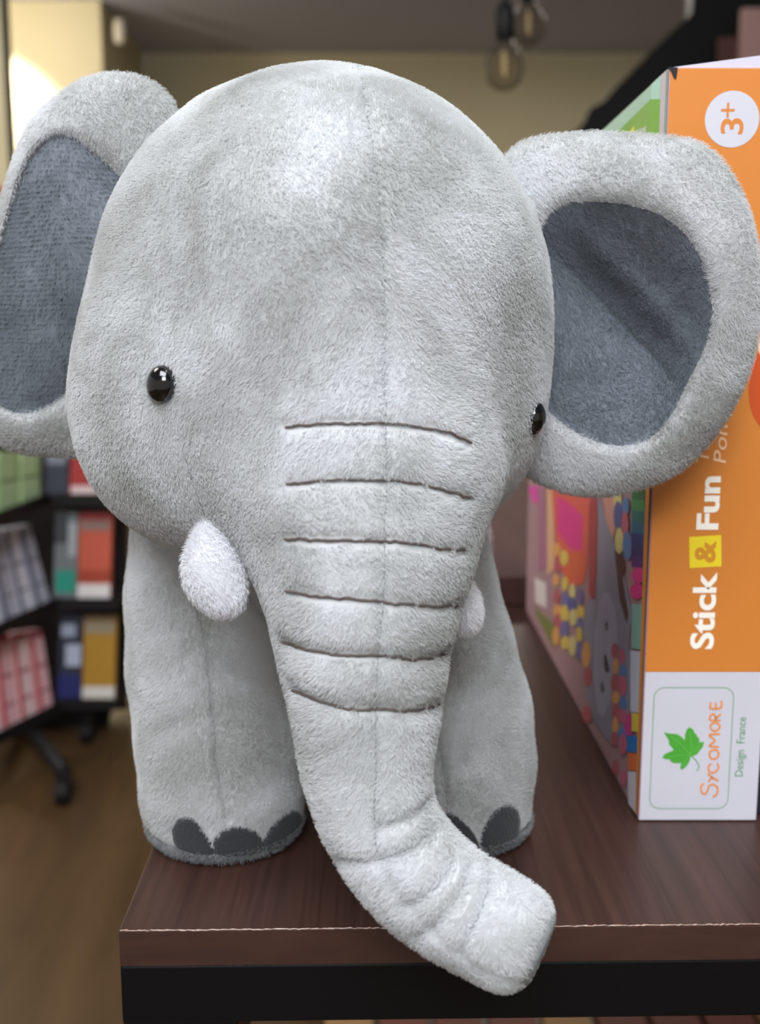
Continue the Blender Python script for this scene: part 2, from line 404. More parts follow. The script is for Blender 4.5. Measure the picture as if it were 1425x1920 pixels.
# ---- print on the side of the box (plane x = BX), traced polygons
def side_px(u, v, lift): 
    p = at_x(u, v, BX); p[0] = BX - lift; p[1] = min(max(p[1], BF+0.02), BF+BD-0.05); p[2] = min(max(p[2], 0.05), BH-0.02); return p
def c4(x, y): return (950 + x/2.741, 860 + y/2.741)
INK = {}
def ink(rgb):
    if rgb not in INK: INK[rgb] = mat('ink_%d_%d_%d' % rgb, rgb, 0.4, 0.4, noise=(60, 0.06))
    return INK[rgb]
def sp_(name, pts, rgb, lift, raw=False):
    return flat(name, [side_px(*(q if raw else c4(*q)), lift) for q in pts], ink(tuple(min(255, int(c*1.12)) for c in rgb)), core)
def rect(x0, y0, x1, y1, k=0.45): return [(x0, y0), (x1, y0 + k*(x1-x0)), (x1, y1 + k*(x1-x0)), (x0, y1)]
# green header band with its lettering
sp_('header_band', [(1100,262),(1255,100),(1250,390),(1000,560),(1000,370)], (160, 196, 180), 0.02, True)
sp_('green_band', [(1150,256),(1227,180),(1227,420),(1000,560),(1000,400)], (112, 164, 66), 0.03, True)
sp_('yellow_flash', [(1176,256),(1190,236),(1192,262),(1176,270)], (232, 214, 50), 0.04, True)
for i, (u, v) in enumerate([(1194,246),(1201,243),(1208,240)]):
    sp_('white_letter', [(u,v),(u+2.2,v-2),(u+2.2,v+22),(u,v+24)], (240, 244, 236), 0.045, True)
    sp_('white_letter', [(u+3.4,v-2),(u+5.2,v-4),(u+5.2,v+20),(u+3.4,v+22)], (240, 244, 236), 0.045, True)
sp_('pen_cap', [(1225,132),(1242,118),(1240,186),(1223,186)], (172, 214, 200), 0.05, True)
sp_('pen_barrel', [(1223,186),(1240,186),(1233,430),(1216,430)], (104, 172, 52), 0.05, True)
sp_('edge_strip', [(1241,140),(1252,130),(1222,900),(1212,900)], (196, 184, 196), 0.045, True)
# picture below the ear
sp_('pink_corner', [(60,90),(170,140),(168,240),(130,215)], (234, 70, 170), 0.02)
sp_('mauve_stripe', [(158,150),(205,150),(210,560),(165,580)], (168, 112, 140), 0.025)
sp_('cream_stripe', [(200,150),(240,160),(250,560),(210,600)], (226, 176, 140), 0.025)
sp_('white_patch', [(145,610),(205,640),(208,770),(150,740)], (226, 214, 210), 0.03)
sp_('olive_patch', [(148,765),(245,850),(245,980),(150,790)], (128, 132, 74), 0.03)
sp_('coral_field', [(232,150),(432,170),(418,560),(400,640),(330,660),(262,540)], (222, 98, 88), 0.03)
sp_('magenta_patch', [(262,190),(340,240),(395,300),(390,470),(340,470),(265,380)], (226, 60, 140), 0.035)
sp_('orange_patch', [(275,500),(400,480),(395,600),(320,630)], (220, 104, 70), 0.035)
sp_('red_stripe', [(432,180),(468,200),(464,560),(455,740),(425,690)], (176, 70, 78), 0.035)
sp_('grey_figure', [(470,150),(490,230),(555,430),(600,560),(650,800),(632,930),(640,1150),(630,1340),(600,1480),(540,1470),(450,1340),(402,1180),(395,820),(420,730),(462,720),(478,400)], (146, 144, 164), 0.04)
sp_('figure_belly', [(475,760),(500,690),(535,690),(565,780),(575,960),(555,1120),(535,1250),(500,1330),(470,1300),(450,1120),(455,900)], (172, 168, 190), 0.045)
for q in ([(512,840),(524,838),(526,885),(514,882)], [(505,1010),(515,1005),(535,1090),(520,1105),(508,1080)], [(488,1150),(498,1148),(508,1195),(492,1200)]):
    sp_('figure_mark', q, (62, 58, 72), 0.05)
sp_('dark_fold', [(560,470),(590,470),(618,560),(600,620),(632,800),(622,850),(585,720)], (84, 52, 52), 0.05)
sp_('salmon_field', [(495,150),(580,150),(570,330),(550,420),(510,300)], (208, 150, 142), 0.042)
pal = [(222,192,96),(92,98,158),(196,104,130),(228,164,100),(120,112,166),(216,202,140),(96,132,186),(186,96,104)]
k = 0
for (x0, x1, y0, y1, nx, ny) in ((240,322,440,960,2,7), (322,400,640,1000,2,5), (395,440,960,1350,1,4), (545,622,960,1640,2,9), (560,640,150,460,2,3)):
    for i in range(nx):
        for j in range(ny):
            k += 1
            if (k*7) % 9 == 0: continue
            w, h = (x1-x0)/nx, (y1-y0)/ny
            a = x0 + i*w + 2; b = y0 + j*h + (i % 2)*h*0.4
            cx_, cy_ = a + w*(0.5 + random.uniform(-.15, .15)), b + h*(0.5 + random.uniform(-.2, .2)); rx_, ry_ = w*random.uniform(.42, .62), h*random.uniform(.45, .75)
            sp_('pompom_print', [(cx_+rx_*math.cos(t), cy_+ry_*math.sin(t)) for t in np.linspace(0, 2*math.pi, 10, endpoint=False)], pal[(k*3+j) % len(pal)], 0.052 + 0.0004*k)
for j, c in enumerate([(46,120,80),(70,150,96),(34,120,120),(30,110,150),(40,60,130),(50,40,110),(90,40,120)]):
    sp_('pen_colour', rect(648, 150+j*58, 716, 150+(j+1)*58, 0.1), c, 0.06)
for (x, y) in ((684,600),(676,680)):
    sp_('pink_dot', [(x+34*math.cos(t), y+42*math.sin(t)) for t in np.linspace(0, 2*math.pi, 16, endpoint=False)], (226, 50, 140), 0.065)
sp_('teal_sleeve', rect(648, 745, 706, 975, 0.1), (140, 184, 172), 0.06)
sp_('pen_body', rect(642, 985, 698, 1300, 0.1), (206, 206, 222), 0.06)
for (x0, y0, x1, y1, c) in ((612,1310,650,1420,(206,60,140)),(648,1305,688,1400,(230,200,80)),(622,1420,680,1505,(40,120,190)),(630,1510,682,1600,(222,116,70)),(630,1605,672,1820,(214,210,222))):
    sp_('pen_colour', rect(x0, y0, x1, y1, 0.12), c, 0.066)
sp_('orange_wrap', [(1214,900),(1222,900),(1199,1530),(1194,1524)], (232, 150, 66), 0.07, True)
# dark neighbouring box
nb = empty('dark_box', (BX+BW+3, BF+15, 0), label='dark navy box just right of the orange craft box', cat='box')
box('carton', BX+BW+0.12, BX+BW+6.2, BF+0.6, BF+28, 0.02, 24, mat('navy_card', (30, 32, 46), 0.5), nb, bevel=0.08)

# ------------------------------------------------------------------ wheeled display rack at the left
M['tray'] = mat('black_wire_tray', (24, 22, 24), 0.5, 0.3)
rack = empty('display_rack', (-75, 235, FL), label='black wheeled display rack with tiers of packets at the left', cat='display rack')
def quad_prism(name, pts, ext, mat_, parent=None, **k):
    """solid whose front face has the four given corners (tl, tr, br, bl), extruded by ext"""
    f = [np.array(p, float) for p in pts]; b = [p + np.array(ext, float) for p in f]
    return mesh_obj(name, f + b, [(0,3,2,1),(4,5,6,7),(0,1,5,4),(1,2,6,5),(2,3,7,6),(3,0,4,7)], mat_, parent, **k)
quad_prism('back_panel', [at(-60,835,258), at(238,835,258), at(236,1330,258), at(-60,1340,258)], (0, 2, 0), mat('rack_back', (26, 18, 18), 0.7), rack)
box('post', -93, -89.5, 250, 253.5, FL+5, 40, M['black'], rack)
quad_prism('shade_sheet', [at(-60,1335,252), at(206,1335,252), at(190,1425,252), at(-60,1440,252)], (0, 2, 0), M['black'], rack)  # flat black sheet painting the shade below the bottom tier
box('hub', -95, -87, 248, 256, FL+6, FL+10, M['tray'], rack)
for (u, v, Y) in ((120, 1490, 208), (165, 1378, 242), (-60, 1520, 206)):
    e = at(u, v, Y); e[2] = FL+7.5
    tv_, tf_ = tube_vf([(-91, 250, FL+8), e], 1.5, 8); mesh_obj('base_arm', tv_, tf_, M['tray'], rack, smooth=True)
    wv_, wf_ = tube_vf([(e[0]-1.2, e[1], FL+2.6), (e[0]+1.2, e[1], FL+2.6)], 2.6, 20)
    w = mesh_obj('caster', wv_, wf_, M['black'], rack, smooth=False)
    box('caster_fork', e[0]-1.6, e[0]+1.6, e[1]-0.5, e[1]+0.5, FL+5.2, FL+7.5, M['tray'], w)
NIN = np.array([-0.9, 0.4, 0.0])                 # into the rack from its inner (left) face
def packs(name, tl, tr, br, bl, n, zb, rgbs, labels, group, strips):
    """n upright packets side by side on the inner face, standing on a tray at height zb"""
    BL, BR = at_z(*bl, zb), at_z(*br, zb)
    TLp, TRp = at(*tl, BL[1]+1.0), at(*tr, BR[1]+1.0)
    out = -NIN*1.6; bk = NIN*5.0; e = (BR-BL)*0.04; dz = np.array([0, 0, 0.12])
    t = quad_prism('tray', [BL-e+out-dz, BR+e+out-dz, BR+e+bk-dz, BL-e+bk-dz], (0, 0, -1.2), M['tray'], rack)
    quad_prism('tray_lip', [BL-e+out*1.05+(0,0,1.2), BR+e+out*1.05+(0,0,1.2), BR+e+out*1.05-(0,0,1.6), BL-e+out*1.05-(0,0,1.6)], out*0.3, M['tray'], t)
    for i in range(n):
        a, b = i/n + 0.015, (i+1)/n - 0.015
        q = [TLp+(TRp-TLp)*a, TLp+(TRp-TLp)*b, BL+(BR-BL)*b, BL+(BR-BL)*a]
        o = quad_prism(name, q, NIN*2.2, ink(rgbs[i % len(rgbs)]))
        tag(o, label=labels[i], cat='packet', group=group)
        for (s0, s1, t0, t1, c) in strips:
            def P(s, t): return (q[0]+(q[1]-q[0])*s)*(1-t) + (q[3]+(q[2]-q[3])*s)*t - NIN*0.03
            quad_prism('printed_band', [P(s0,t0), P(s1,t0), P(s1,t1), P(s0,t1)], -NIN*0.1, ink(c), o)
ORD = ['leftmost', 'second from left', 'second from right', 'rightmost']
packs('green_packet', (-52,846), (77,850), (77,934), (-52,984), 3, -15.4, [(206,236,180),(196,228,172)],
      ['light green packet on the top tray, %s' % s for s in ('at the frame edge', 'middle of the row', 'rightmost of the row')], 'green packets on the rack', [(0.05,0.95,0.44,0.50,(134,170,112)), (0.78,0.88,0.02,0.43,(150,180,110))])
packs('grey_packet', (-58,1003), (58,984), (96,1128), (-26,1182), 4, -39.4, [(222,220,232),(186,184,198)],
      ['pale grey packet on the middle tray, %s' % s for s in ORD], 'grey packets on the rack', [(0.05,0.30,0.03,0.97,(86,90,112)), (0.32,0.95,0.40,0.44,(120,120,132)), (0.32,0.95,0.72,0.75,(120,120,132))])
packs('pink_packet', (-50,1198), (80,1180), (101,1322), (-32,1388), 4, -63.9, [(240,206,206),(232,180,184)],
      ['pink checked packet on the bottom tray, %s' % s for s in ORD], 'pink packets on the rack', [(0.04,0.96,0.0,0.08,(176,44,64)), (0.04,0.30,0.10,0.97,(196,76,90)), (0.32,0.95,0.42,0.47,(170,110,118)), (0.32,0.95,0.74,0.78,(170,110,118))])
for v in (931, 1125, 1313):
    zb = at(150, v, 238)[2]; x0, x1 = at(108, v, 238)[0], at(224, v, 238)[0]
    t = box('tray', x0, x1, 236.4, 250, zb-1.3, zb-0.12, M['tray'], rack)
    box('tray_lip', x0, x1, 235.8, 236.35, zb-1.6, zb+0.9, M['tray'], t)
def cover(name, u0, v0, u1, v1, base, bands, label, slant=4):
    Y = 238
    q = [at(u0, v0, Y+3), at(u1, v0, Y+3), at(u1-slant, v1, Y), at(u0-slant, v1, Y)]
    o = quad_prism(name, q, (0, 2.0, 0), ink(base))
    tag(o, label=label, cat='packet', group='picture packets on the rack')
    for (s0, s1, t0, t1, c) in bands:
        def P(s, t): return (q[0]+(q[1]-q[0])*s)*(1-t) + (q[3]+(q[2]-q[3])*s)*t - np.array([0, 0.03, 0])
        quad_prism('printed_panel', [P(s0,t0), P(s1,t0), P(s1,t1), P(s0,t1)], (0, -0.1, 0), ink(c), o)
cover('picture_packet', 84, 845, 128, 930, (28,32,52), [(0.1,0.9,0.05,0.3,(110,112,128))], 'dark navy packet on the top right tray', 0)
cover('picture_packet', 134, 835, 190, 930, (150,28,24), [(0.05,0.95,0.80,0.98,(206,180,180))], 'dark red packet with a pale foot on the top right tray')
cover('picture_packet', 104, 962, 147, 1124, (112,116,118), [(0.6,0.95,0.1,0.5,(160,164,166)), (0.0,0.55,0.0,0.35,(60,64,66)), (0.1,0.95,0.66,0.92,(34,140,118))], 'grey and teal packet beside the orange one on the middle tray')
cover('picture_packet', 149, 962, 210, 1124, (190,84,62), [(0.0,1.0,0.0,0.08,(140,44,40)), (0.05,0.95,0.09,0.20,(140,112,104)), (0.0,1.0,0.66,0.80,(160,62,38)), (0.0,1.0,0.82,0.98,(222,214,212))], 'orange red packet with a white foot on the middle tray')
cover('picture_packet', 112, 1154, 156, 1312, (40,44,60), [(0.1,0.7,0.1,0.25,(150,156,176)), (0.3,0.95,0.34,0.60,(170,176,196)), (0.0,0.95,0.70,0.98,(30,36,96))], 'black and blue packet beside the yellow one on the bottom tray')
cover('picture_packet', 158, 1156, 218, 1312, (170,126,40), [(0.0,1.0,0.0,0.06,(120,96,70)), (0.05,0.95,0.07,0.20,(150,136,112)), (0.0,1.0,0.84,0.98,(214,208,200))], 'mustard yellow packet with a white foot on the bottom tray')

# ------------------------------------------------------------------ staircase, lamps and small things far behind
stair = empty('staircase', (at(1330, 100, 440)[0], 470, FL), label='black staircase side rising to the right behind the boxes', cat='staircase')
edge = [(1030,300),(1076,248),(1096,230),(1108,203),(1132,190),(1157,161),(1185,133),(1213,105),(1253,65),(1286,36),(1297,24)]
ev = [at(u, v, 440) for u, v in edge]
zt = CE - 0.5
low = [p - np.array([0, 0, 58.0]) for p in ev]
n = len(ev)
sv = ev + low + [p + np.array([0, 6, 0]) for p in ev + low]
sf = []
for i in range(n-1):
    sf += [(i, n+i, n+i+1, i+1), (2*n+i, 2*n+i+1, 3*n+i+1, 3*n+i), (i, i+1, 2*n+i+1, 2*n+i), (n+i, 3*n+i, 3*n+i+1, n+i+1)]
sf += [(0, 2*n, 3*n, n), (n-1, 2*n-1, 4*n-1, 3*n-1)]
mesh_obj('stringer', sv, sf, M['black'], stair)
pr = at(1297, 24, 440)
box('stair_wall', pr[0], pr[0]+140, 440, 448, FL, CE-0.3, M['black'], stair)
for i in range(9):
    t = i/8; p = ev[0]*(1-t) + ev[-2]*t
    box('tread', p[0]+2, p[0]+20, 446.5, 520, p[2]-14, p[2]-11, M['black'], stair)
p = at(1393, 15, 425); q = at(1440, 130, 425)
box('pink_board', p[0], q[0], 425, 428, q[2], p[2], mat('pink_card', (196, 158, 150), 0.6), label='small pale pink board on the black stair wall', cat='board')
p = at(1350, 70, 428); q = at(1392, 130, 428)
box('brown_board', p[0], q[0]-0.1, 428, 431, q[2], p[2], mat('brown_card', (92, 58, 50), 0.6), label='small brown board beside the pale pink board', cat='board')
p = at(-60, 345, 455); q = at(8, 620, 455)
box('red_poster', p[0], q[0], 460.2, 461.2, q[2], p[2], mat('red_card', (178, 22, 36), 0.5), label='red poster on the far left wall behind the ear', cat='poster')
p = at(217, 55, 590)
v_, f_ = lathe_vf([(0.5,-7),(2.6,-6),(3.2,0),(2.6,5),(0.5,6)], (p[0]+1.5, 592, p[2]), 16)
mesh_obj('wall_sensor', v_, f_, mat('white_plastic', (214, 208, 196), 0.5), smooth=True, label='small white sensor on the corner of the bright wall', cat='sensor')

M['glass'], nt_, b_ = nodes('clear_bulb_glass')
b_.inputs['Base Color'].default_value = (0.08, 0.07, 0.06, 1); b_.inputs['Roughness'].default_value = 0.05
fr_ = nt_.nodes.new('ShaderNodeLayerWeight'); fr_.inputs['Blend'].default_value = 0.35
tp_ = nt_.nodes.new('ShaderNodeBsdfTransparent'); tp_.inputs[0].default_value = (0.90, 0.87, 0.82, 1)
mx_ = nt_.nodes.new('ShaderNodeMixShader')
nt_.links.new(fr_.outputs['Facing'], mx_.inputs[0]); nt_.links.new(tp_.outputs[0], mx_.inputs[1]); nt_.links.new(b_.outputs[0], mx_.inputs[2])
nt_.links.new(mx_.outputs[0], nt_.nodes['Material Output'].inputs['Surface'])
M['filament'], nt_, b_ = nodes('warm_filament')
b_.inputs['Base Color'].default_value = (0.5, 0.35, 0.15, 1)
b_.inputs['Emission Color'].default_value = (1.0, 0.80, 0.50, 1); b_.inputs['Emission Strength'].default_value = 0.25
def pendant(u, v, Y, s, label):
    c = at(u, v, Y)
    r = empty('pendant_lamp', c, label=label, cat='lamp', group='pendant bulb lamps under the ceiling')
    prof = [(0.3,-4.6),(2.0,-4.2),(3.6,-2.8),(4.3,-0.6),(4.1,1.4),(3.0,3.4),(1.9,5.0),(1.5,6.4)]
    v_, f_ = lathe_vf([(a*s, b*s) for a, b in prof], c, 28); mesh_obj('bulb', v_, f_, M['glass'], r, smooth=True, label='clear glass bulb')
    v_, f_ = lathe_vf([(a*s, b*s) for a, b in [(1.6,5.6),(2.1,6.2),(2.1,10.5),(1.7,12.5),(0.5,13.6)]], c, 20); mesh_obj('socket', v_, f_, M['black'], r, smooth=True)
    v_, f_ = tube_vf([c + np.array([0,0,13.4*s]), (c[0], c[1], CE)], 0.35, 8); mesh_obj('cord', v_, f_, M['black'], r, smooth=True)
    v_, f_ = tube_vf([c + np.array([math.sin(k*1.9)*0.5*s, math.cos(k*1.9)*0.5*s, (-1.5+k*0.5)*s]) for k in range(11)], 0.22*s, 6); mesh_obj('filament', v_, f_, M['filament'], r, smooth=True)
pendant(945, 128, 240, 1.0, 'clear glass pendant bulb hanging lowest above the elephant')
pendant(990, 50, 300, 1.1, 'pendant bulb hanging higher and farther back beside the low one')


# ------------------------------------------------------------------ elephant: implicit surfaces
def sd_ell(P, c, r):
    q = P - np.asarray(c, np.float32); r = np.asarray(r, np.float32)
    k0 = np.sqrt(((q / r) ** 2).sum(-1)) + 1e-6
    k1 = np.sqrt(((q / (r * r)) ** 2).sum(-1)) + 1e-6
    return k0 * (k0 - 1) / k1
def sd_cone(P, a, b, ra, rb):
    a = np.asarray(a, np.float32); b = np.asarray(b, np.float32)
    ab = b - a; q = P - a
    h = np.clip((q @ ab) / float(ab @ ab), 0, 1)
    return np.sqrt(((q - h[..., None] * ab) ** 2).sum(-1)) - (ra + (rb - ra) * h)
def smin(a, b, k):
    h = np.clip(0.5 + 0.5 * (b - a) / k, 0, 1)
    return b + (a - b) * h - k * h * (1 - h)
def smax(a, b, k): return -smin(-a, -b, k)
def surface(sdf, lo, hi, h, smooth=3):
    lo = np.asarray(lo, float); n = np.ceil((np.asarray(hi) - lo) / h).astype(int) + 1
    ax = [np.float32(lo[i]) + np.float32(h) * np.arange(n[i], dtype=np.float32) for i in range(3)]
    F = np.empty(tuple(n), np.float32)
    for i in range(0, n[0], 24):
        X, Y, Z = np.meshgrid(ax[0][i:i+24], ax[1], ax[2], indexing='ij')
        F[i:i+24] = sdf(np.stack([X, Y, Z], -1))
    S = F < 0
    cs = S[:-1,:-1,:-1].astype(np.int8)
    for dx in (0, 1):
        for dy in (0, 1):
            for dz in (0, 1):
                if dx+dy+dz: cs = cs + S[dx:n[0]-1+dx, dy:n[1]-1+dy, dz:n[2]-1+dz]
    act = (cs > 0) & (cs < 8)
    I = np.argwhere(act); idx = -np.ones(act.shape, np.int64); idx[act] = np.arange(len(I))
    corners = [(0,0,0),(1,0,0),(0,1,0),(1,1,0),(0,0,1),(1,0,1),(0,1,1),(1,1,1)]
    cv = np.stack([F[I[:,0]+c[0], I[:,1]+c[1], I[:,2]+c[2]] for c in corners], 1)
    acc = np.zeros((len(I), 3)); cnt = np.zeros(len(I))
    for a in range(8):
        for b in range(a+1, 8):
            d = np.array(corners[b]) - np.array(corners[a])
            if np.abs(d).sum() != 1 or d.min() < 0: continue
            x = (cv[:,a] < 0) != (cv[:,b] < 0)
            t = cv[:,a] / (cv[:,a] - cv[:,b] + 1e-12)
            acc[x] += np.array(corners[a]) + t[x][:,None] * d; cnt[x] += 1
    V = lo + h * (I + acc / cnt[:,None])
    faces = []
    for axn in range(3):
        o1, o2 = [(1,2),(2,0),(0,1)][axn]
        A = np.take(S, range(n[axn]-1), axn); B = np.take(S, range(1, n[axn]), axn)
        E = np.argwhere(A != B)
        ok = (E[:,o1] > 0) & (E[:,o2] > 0) & (E[:,o1] < n[o1]-1) & (E[:,o2] < n[o2]-1)
        E = E[ok]
        ins = S[E[:,0], E[:,1], E[:,2]]
        def cell(d1, d2):
            C = E.copy(); C[:,o1] -= d1; C[:,o2] -= d2
            return idx[C[:,0], C[:,1], C[:,2]]
        Q = np.stack([cell(1,1), cell(0,1), cell(0,0), cell(1,0)], 1)
        Q[~ins] = Q[~ins][:, ::-1]
        faces.append(Q)
    Q = np.concatenate(faces)
    e = np.concatenate([Q[:,[0,1]], Q[:,[1,2]], Q[:,[2,3]], Q[:,[3,0]]])
    for _ in range(smooth):
        s = np.zeros_like(V); c = np.zeros(len(V))
        for k in range(3):
            s[:,k] = np.bincount(e[:,0], V[e[:,1],k], len(V)) + np.bincount(e[:,1], V[e[:,0],k], len(V))
        c = np.bincount(e[:,0], minlength=len(V)) + np.bincount(e[:,1], minlength=len(V))
        V = V * 0.5 + 0.5 * s / np.maximum(c, 1)[:,None]
    return V, Q
def vnormals(V, Q):
    N = np.zeros_like(V)
    a = V[Q[:,2]] - V[Q[:,0]]; b = V[Q[:,3]] - V[Q[:,1]]
    fn = np.cross(a, b)
    for k in range(Q.shape[1]):
        for j in range(3): N[:,j] += np.bincount(Q[:,k], fn[:,j], len(V))
    return N / (np.linalg.norm(N, axis=1)[:,None] + 1e-12)
def pdist(V, pts, lim=1.2):
    """distance of every vertex to a densely sampled polyline"""
    d = np.full(len(V), 9.0)
    lo, hi = pts.min(0) - lim, pts.max(0) + lim
    m = np.where(((V > lo) & (V < hi)).all(1))[0]
    for i in range(0, len(m), 4000):
        k = m[i:i+4000]
        d[k] = np.sqrt(((V[k][:,None,:] - pts[None]) ** 2).sum(-1).min(1))
    return d
class Surf:
    def __init__(s, V, Q): s.V, s.Q = V, Q; s.build()
    def build(s):
        s.N = vnormals(s.V, s.Q)
        s.bvh = BVHTree.FromPolygons([tuple(x) for x in s.V], [tuple(int(i) for i in f) for f in s.Q])
    def hit(s, u, v):
        loc, nor, i, d = s.bvh.ray_cast(Vector(CAMP), Vector(ray(u, v)).normalized())
        return (None, None) if loc is None else (np.array(loc), np.array(nor))
    def line(s, px, step=4.0, lift=0.0):
        pts = [s.hit(u, v) for u, v in resample(spline(px), step)]
        return np.array([p + n * lift for p, n in pts if p is not None])

# noise used for the lay of the pile
WV = RNG.normal(0, 1, (14, 3)); WP = RNG.uniform(0, 6.28, (14, 2))
def wob(P, f, k):
    s = np.zeros(len(P))
    for i in range(14):
        s += np.sin(f * (P @ WV[i]) + WP[i, k])
    return s / 2.6
def fur(name, V, Q, N, mat_, parent, dens, length, rad=0.0068, keep=None, lean=0.9, lay=(0.15, 0.0, -1.0), wild=0.75, seed=1, rib=0):
    """short pile: one hair curve object grown on the mesh"""
    rng = np.random.default_rng(seed)
    T = np.concatenate([Q[:,[0,1,2]], Q[:,[0,2,3]]]) if Q.shape[1] == 4 else Q
    A = 0.5 * np.linalg.norm(np.cross(V[T[:,1]]-V[T[:,0]], V[T[:,2]]-V[T[:,0]]), axis=1)
    if keep is not None: A = A * keep[T].min(1)
    n = int(A.sum() * dens * FUR)
    if n < 10: return None
    f = rng.choice(len(T), n, p=A / A.sum())
    a, b = rng.random(n), rng.random(n); m = a + b > 1; a[m], b[m] = 1-a[m], 1-b[m]
    w = np.stack([1-a-b, a, b], 1)[:,:,None]
    P = (V[T[f]] * w).sum(1); Nn = (N[T[f]] * w).sum(1); Nn /= np.linalg.norm(Nn, axis=1)[:,None] + 1e-9
    L = np.asarray(lay, float) + np.stack([wob(P, 0.45, 0), wob(P, 0.4, 1)*0.4, wob(P, 0.5, 1)*0.8], 1) * wild
    L = L + np.stack([wob(P, 2.2, 1), wob(P, 2.6, 0), wob(P, 2.4, 1)], 1) * 0.16
    L = L + rng.normal(0, 0.2, L.shape)
    L = L - Nn * (L * Nn).sum(1)[:,None]; L /= np.linalg.norm(L, axis=1)[:,None] + 1e-6
    ln = (length * (0.6 + 0.8 * rng.random(n)**2))[:,None]
    if rib: ln = ln * (0.60 + 0.62*np.sin(P[:,2]*2*math.pi/rib + 1.6*wob(P, 0.9, 0)))[:,None]
    up = np.sqrt(max(0.05, 1 - (lean*0.8)**2))
    p0 = P - Nn * 0.02
    p1 = P + ln * (Nn * 0.42 * (0.6+up) + L * 0.26 * lean)
    p2 = P + ln * (Nn * (0.40 + 0.45*up) + L * 0.85 * lean)
    pts = W(np.stack([p0, p1, p2], 1).reshape(-1, 3))
    cu = bpy.data.hair_curves.new(name)
    cu.add_curves([3] * n)
    cu.position_data.foreach_set('vector', pts.astype(np.float32).ravel())
    r = cu.attributes.get('radius') or cu.attributes.new('radius', 'FLOAT', 'POINT')
    r.data.foreach_set('value', np.tile(np.array([rad, rad*0.9, rad*0.35], np.float32) / 100, n))
    cu.materials.append(mat_)
    o = bpy.data.objects.new(name, cu); link(o, parent)
    return tag(o, kind='stuff')

# ---- pose of the head: turned towards image right and tipped to that side
YAW, ROLL = math.radians(14.5), math.radians(6.5)
HC = np.array([-2.15, 39.3, 20.0])
fw = np.array([math.sin(YAW), -math.cos(YAW), 0]); rt0 = np.array([math.cos(YAW), math.sin(YAW), 0]); up0 = np.array([0, 0, 1.0])
rt = math.cos(ROLL)*rt0 - math.sin(ROLL)*up0; upv = math.cos(ROLL)*up0 + math.sin(ROLL)*rt0
HM = np.stack([rt, fw, upv], 1).astype(np.float32)        # local -> world columns
def hl(x, f, z): return HC + rt*x + fw*f + upv*z

# trunk: (pixel u, v, distance, radius)
TR = [(700, 900, 33.6, 3.6), (688, 1010, 32.4, 3.35), (681, 1105, 31.6, 2.94), (681, 1200, 31.0, 2.56), (686, 1330, 30.3, 2.16), (689, 1450, 29.7, 1.80),
      (718, 1550, 29.2, 1.62), (778, 1634, 28.8, 1.60), (845, 1690, 28.4, 1.55), (930, 1738, 28.0, 1.50), (1030, 1790, 27.6, 1.34)]
TRP = spline(np.array([[*at(u, v, y), r] for u, v, y, r in TR]), 5)
CUT_P = at(1012, 1781, 27.7)
CUT_N = np.array([0.88, -0.36, -0.33]); CUT_N /= np.linalg.norm(CUT_N)
def sd_head(P):
    q = (P - HC.astype(np.float32)) @ HM
    d = sd_ell(q, (0, -0.2, 0.9), (8.15, 8.3, 8.35))
    d = smin(d, sd_ell(q, (-3.3, 0.6, -3.1), (5.1, 5.6, 4.9)), 2.2)
    d = smin(d, sd_ell(q, (2.9, 0.6, -2.5), (4.9, 5.6, 4.4)), 2.2)
    d = smin(d, sd_cone(q, (0, 3.2, 1.5), (0, 5.0, -4.0), 4.6, 3.7), 2.5)
    tr = None
    for i in range(len(TRP)-1):
        c = sd_cone(P, TRP[i,:3], TRP[i+1,:3], TRP[i,3], TRP[i+1,3])
        tr = c if tr is None else np.minimum(tr, c)
    tr = smax(tr, (P - CUT_P.astype(np.float32)) @ CUT_N.astype(np.float32), 0.8)
    return smin(d, tr, 2.0)

elephant = empty('plush_elephant', (-2, 45, 0), label='light grey plush elephant standing on the walnut table with a dangling trunk', cat='plush toy')
V, Q = surface(sd_head, (-12, 24, -3), (8.5, 50, 31), 0.17)
head = Surf(V, Q)

# wrinkle stitches across the trunk (pixel polylines traced on the surface)
WR = [[(535,801),(600,796),(700,795),(780,800),(835,811),(882,830)],
      [(537,908),(600,902),(680,900),(760,904),(820,916),(884,934)],
      [(534,1010),(600,1013),(680,1013),(760,1018),(820,1027),(874,1032)],
      [(538,1109),(600,1119),(680,1125),(760,1132),(820,1136),(866,1135)],
      [(527,1202),(570,1217),(640,1228),(710,1229),(770,1236),(820,1231),(842,1222)],
      [(548,1292),(590,1312),(650,1327),(715,1330),(780,1332),(828,1320)]]
WR2 = [[(622,1608),(660,1617),(705,1613),(760,1596),(800,1568),(818,1545)],
       [(712,1548),(745,1540),(785,1520),(806,1496)],
       [(750,1700),(790,1685),(835,1640),(850,1600)],
       [(780,1755),(815,1735),(850,1690),(875,1645),(880,1610)],
       [(865,1790),(880,1750),(905,1700),(918,1650),(915,1615)]]
SEAM = [(668,122),(682,170),(693,240),(705,330),(713,420),(719,520),(722,620),(723,720),(724,800),(725,900),(722,1000),(718,1120),(708,1230),(704,1330),
        (705,1430),(702,1530),(708,1600),(735,1660),(790,1725),(850,1785),(920,1825),(975,1840)]
CHEEK = [(300,560),(306,640),(330,770),(345,850),(370,925),(389,975)]
CHIN = []
seam3 = head.line(SEAM); cheek3 = head.line(CHEEK)
wr3 = [head.line(p) for p in WR]; wr23 = [head.line(p) for p in WR2]
dv = np.zeros(len(V))
dmin = np.full(len(V), 9.0)
for p in wr3:
    d = pdist(V, p); dmin = np.minimum(dmin, d); dv += (0.11 if p is not wr3[4] and p is not wr3[5] else 0.24)*np.exp(-(d/0.26)**2)
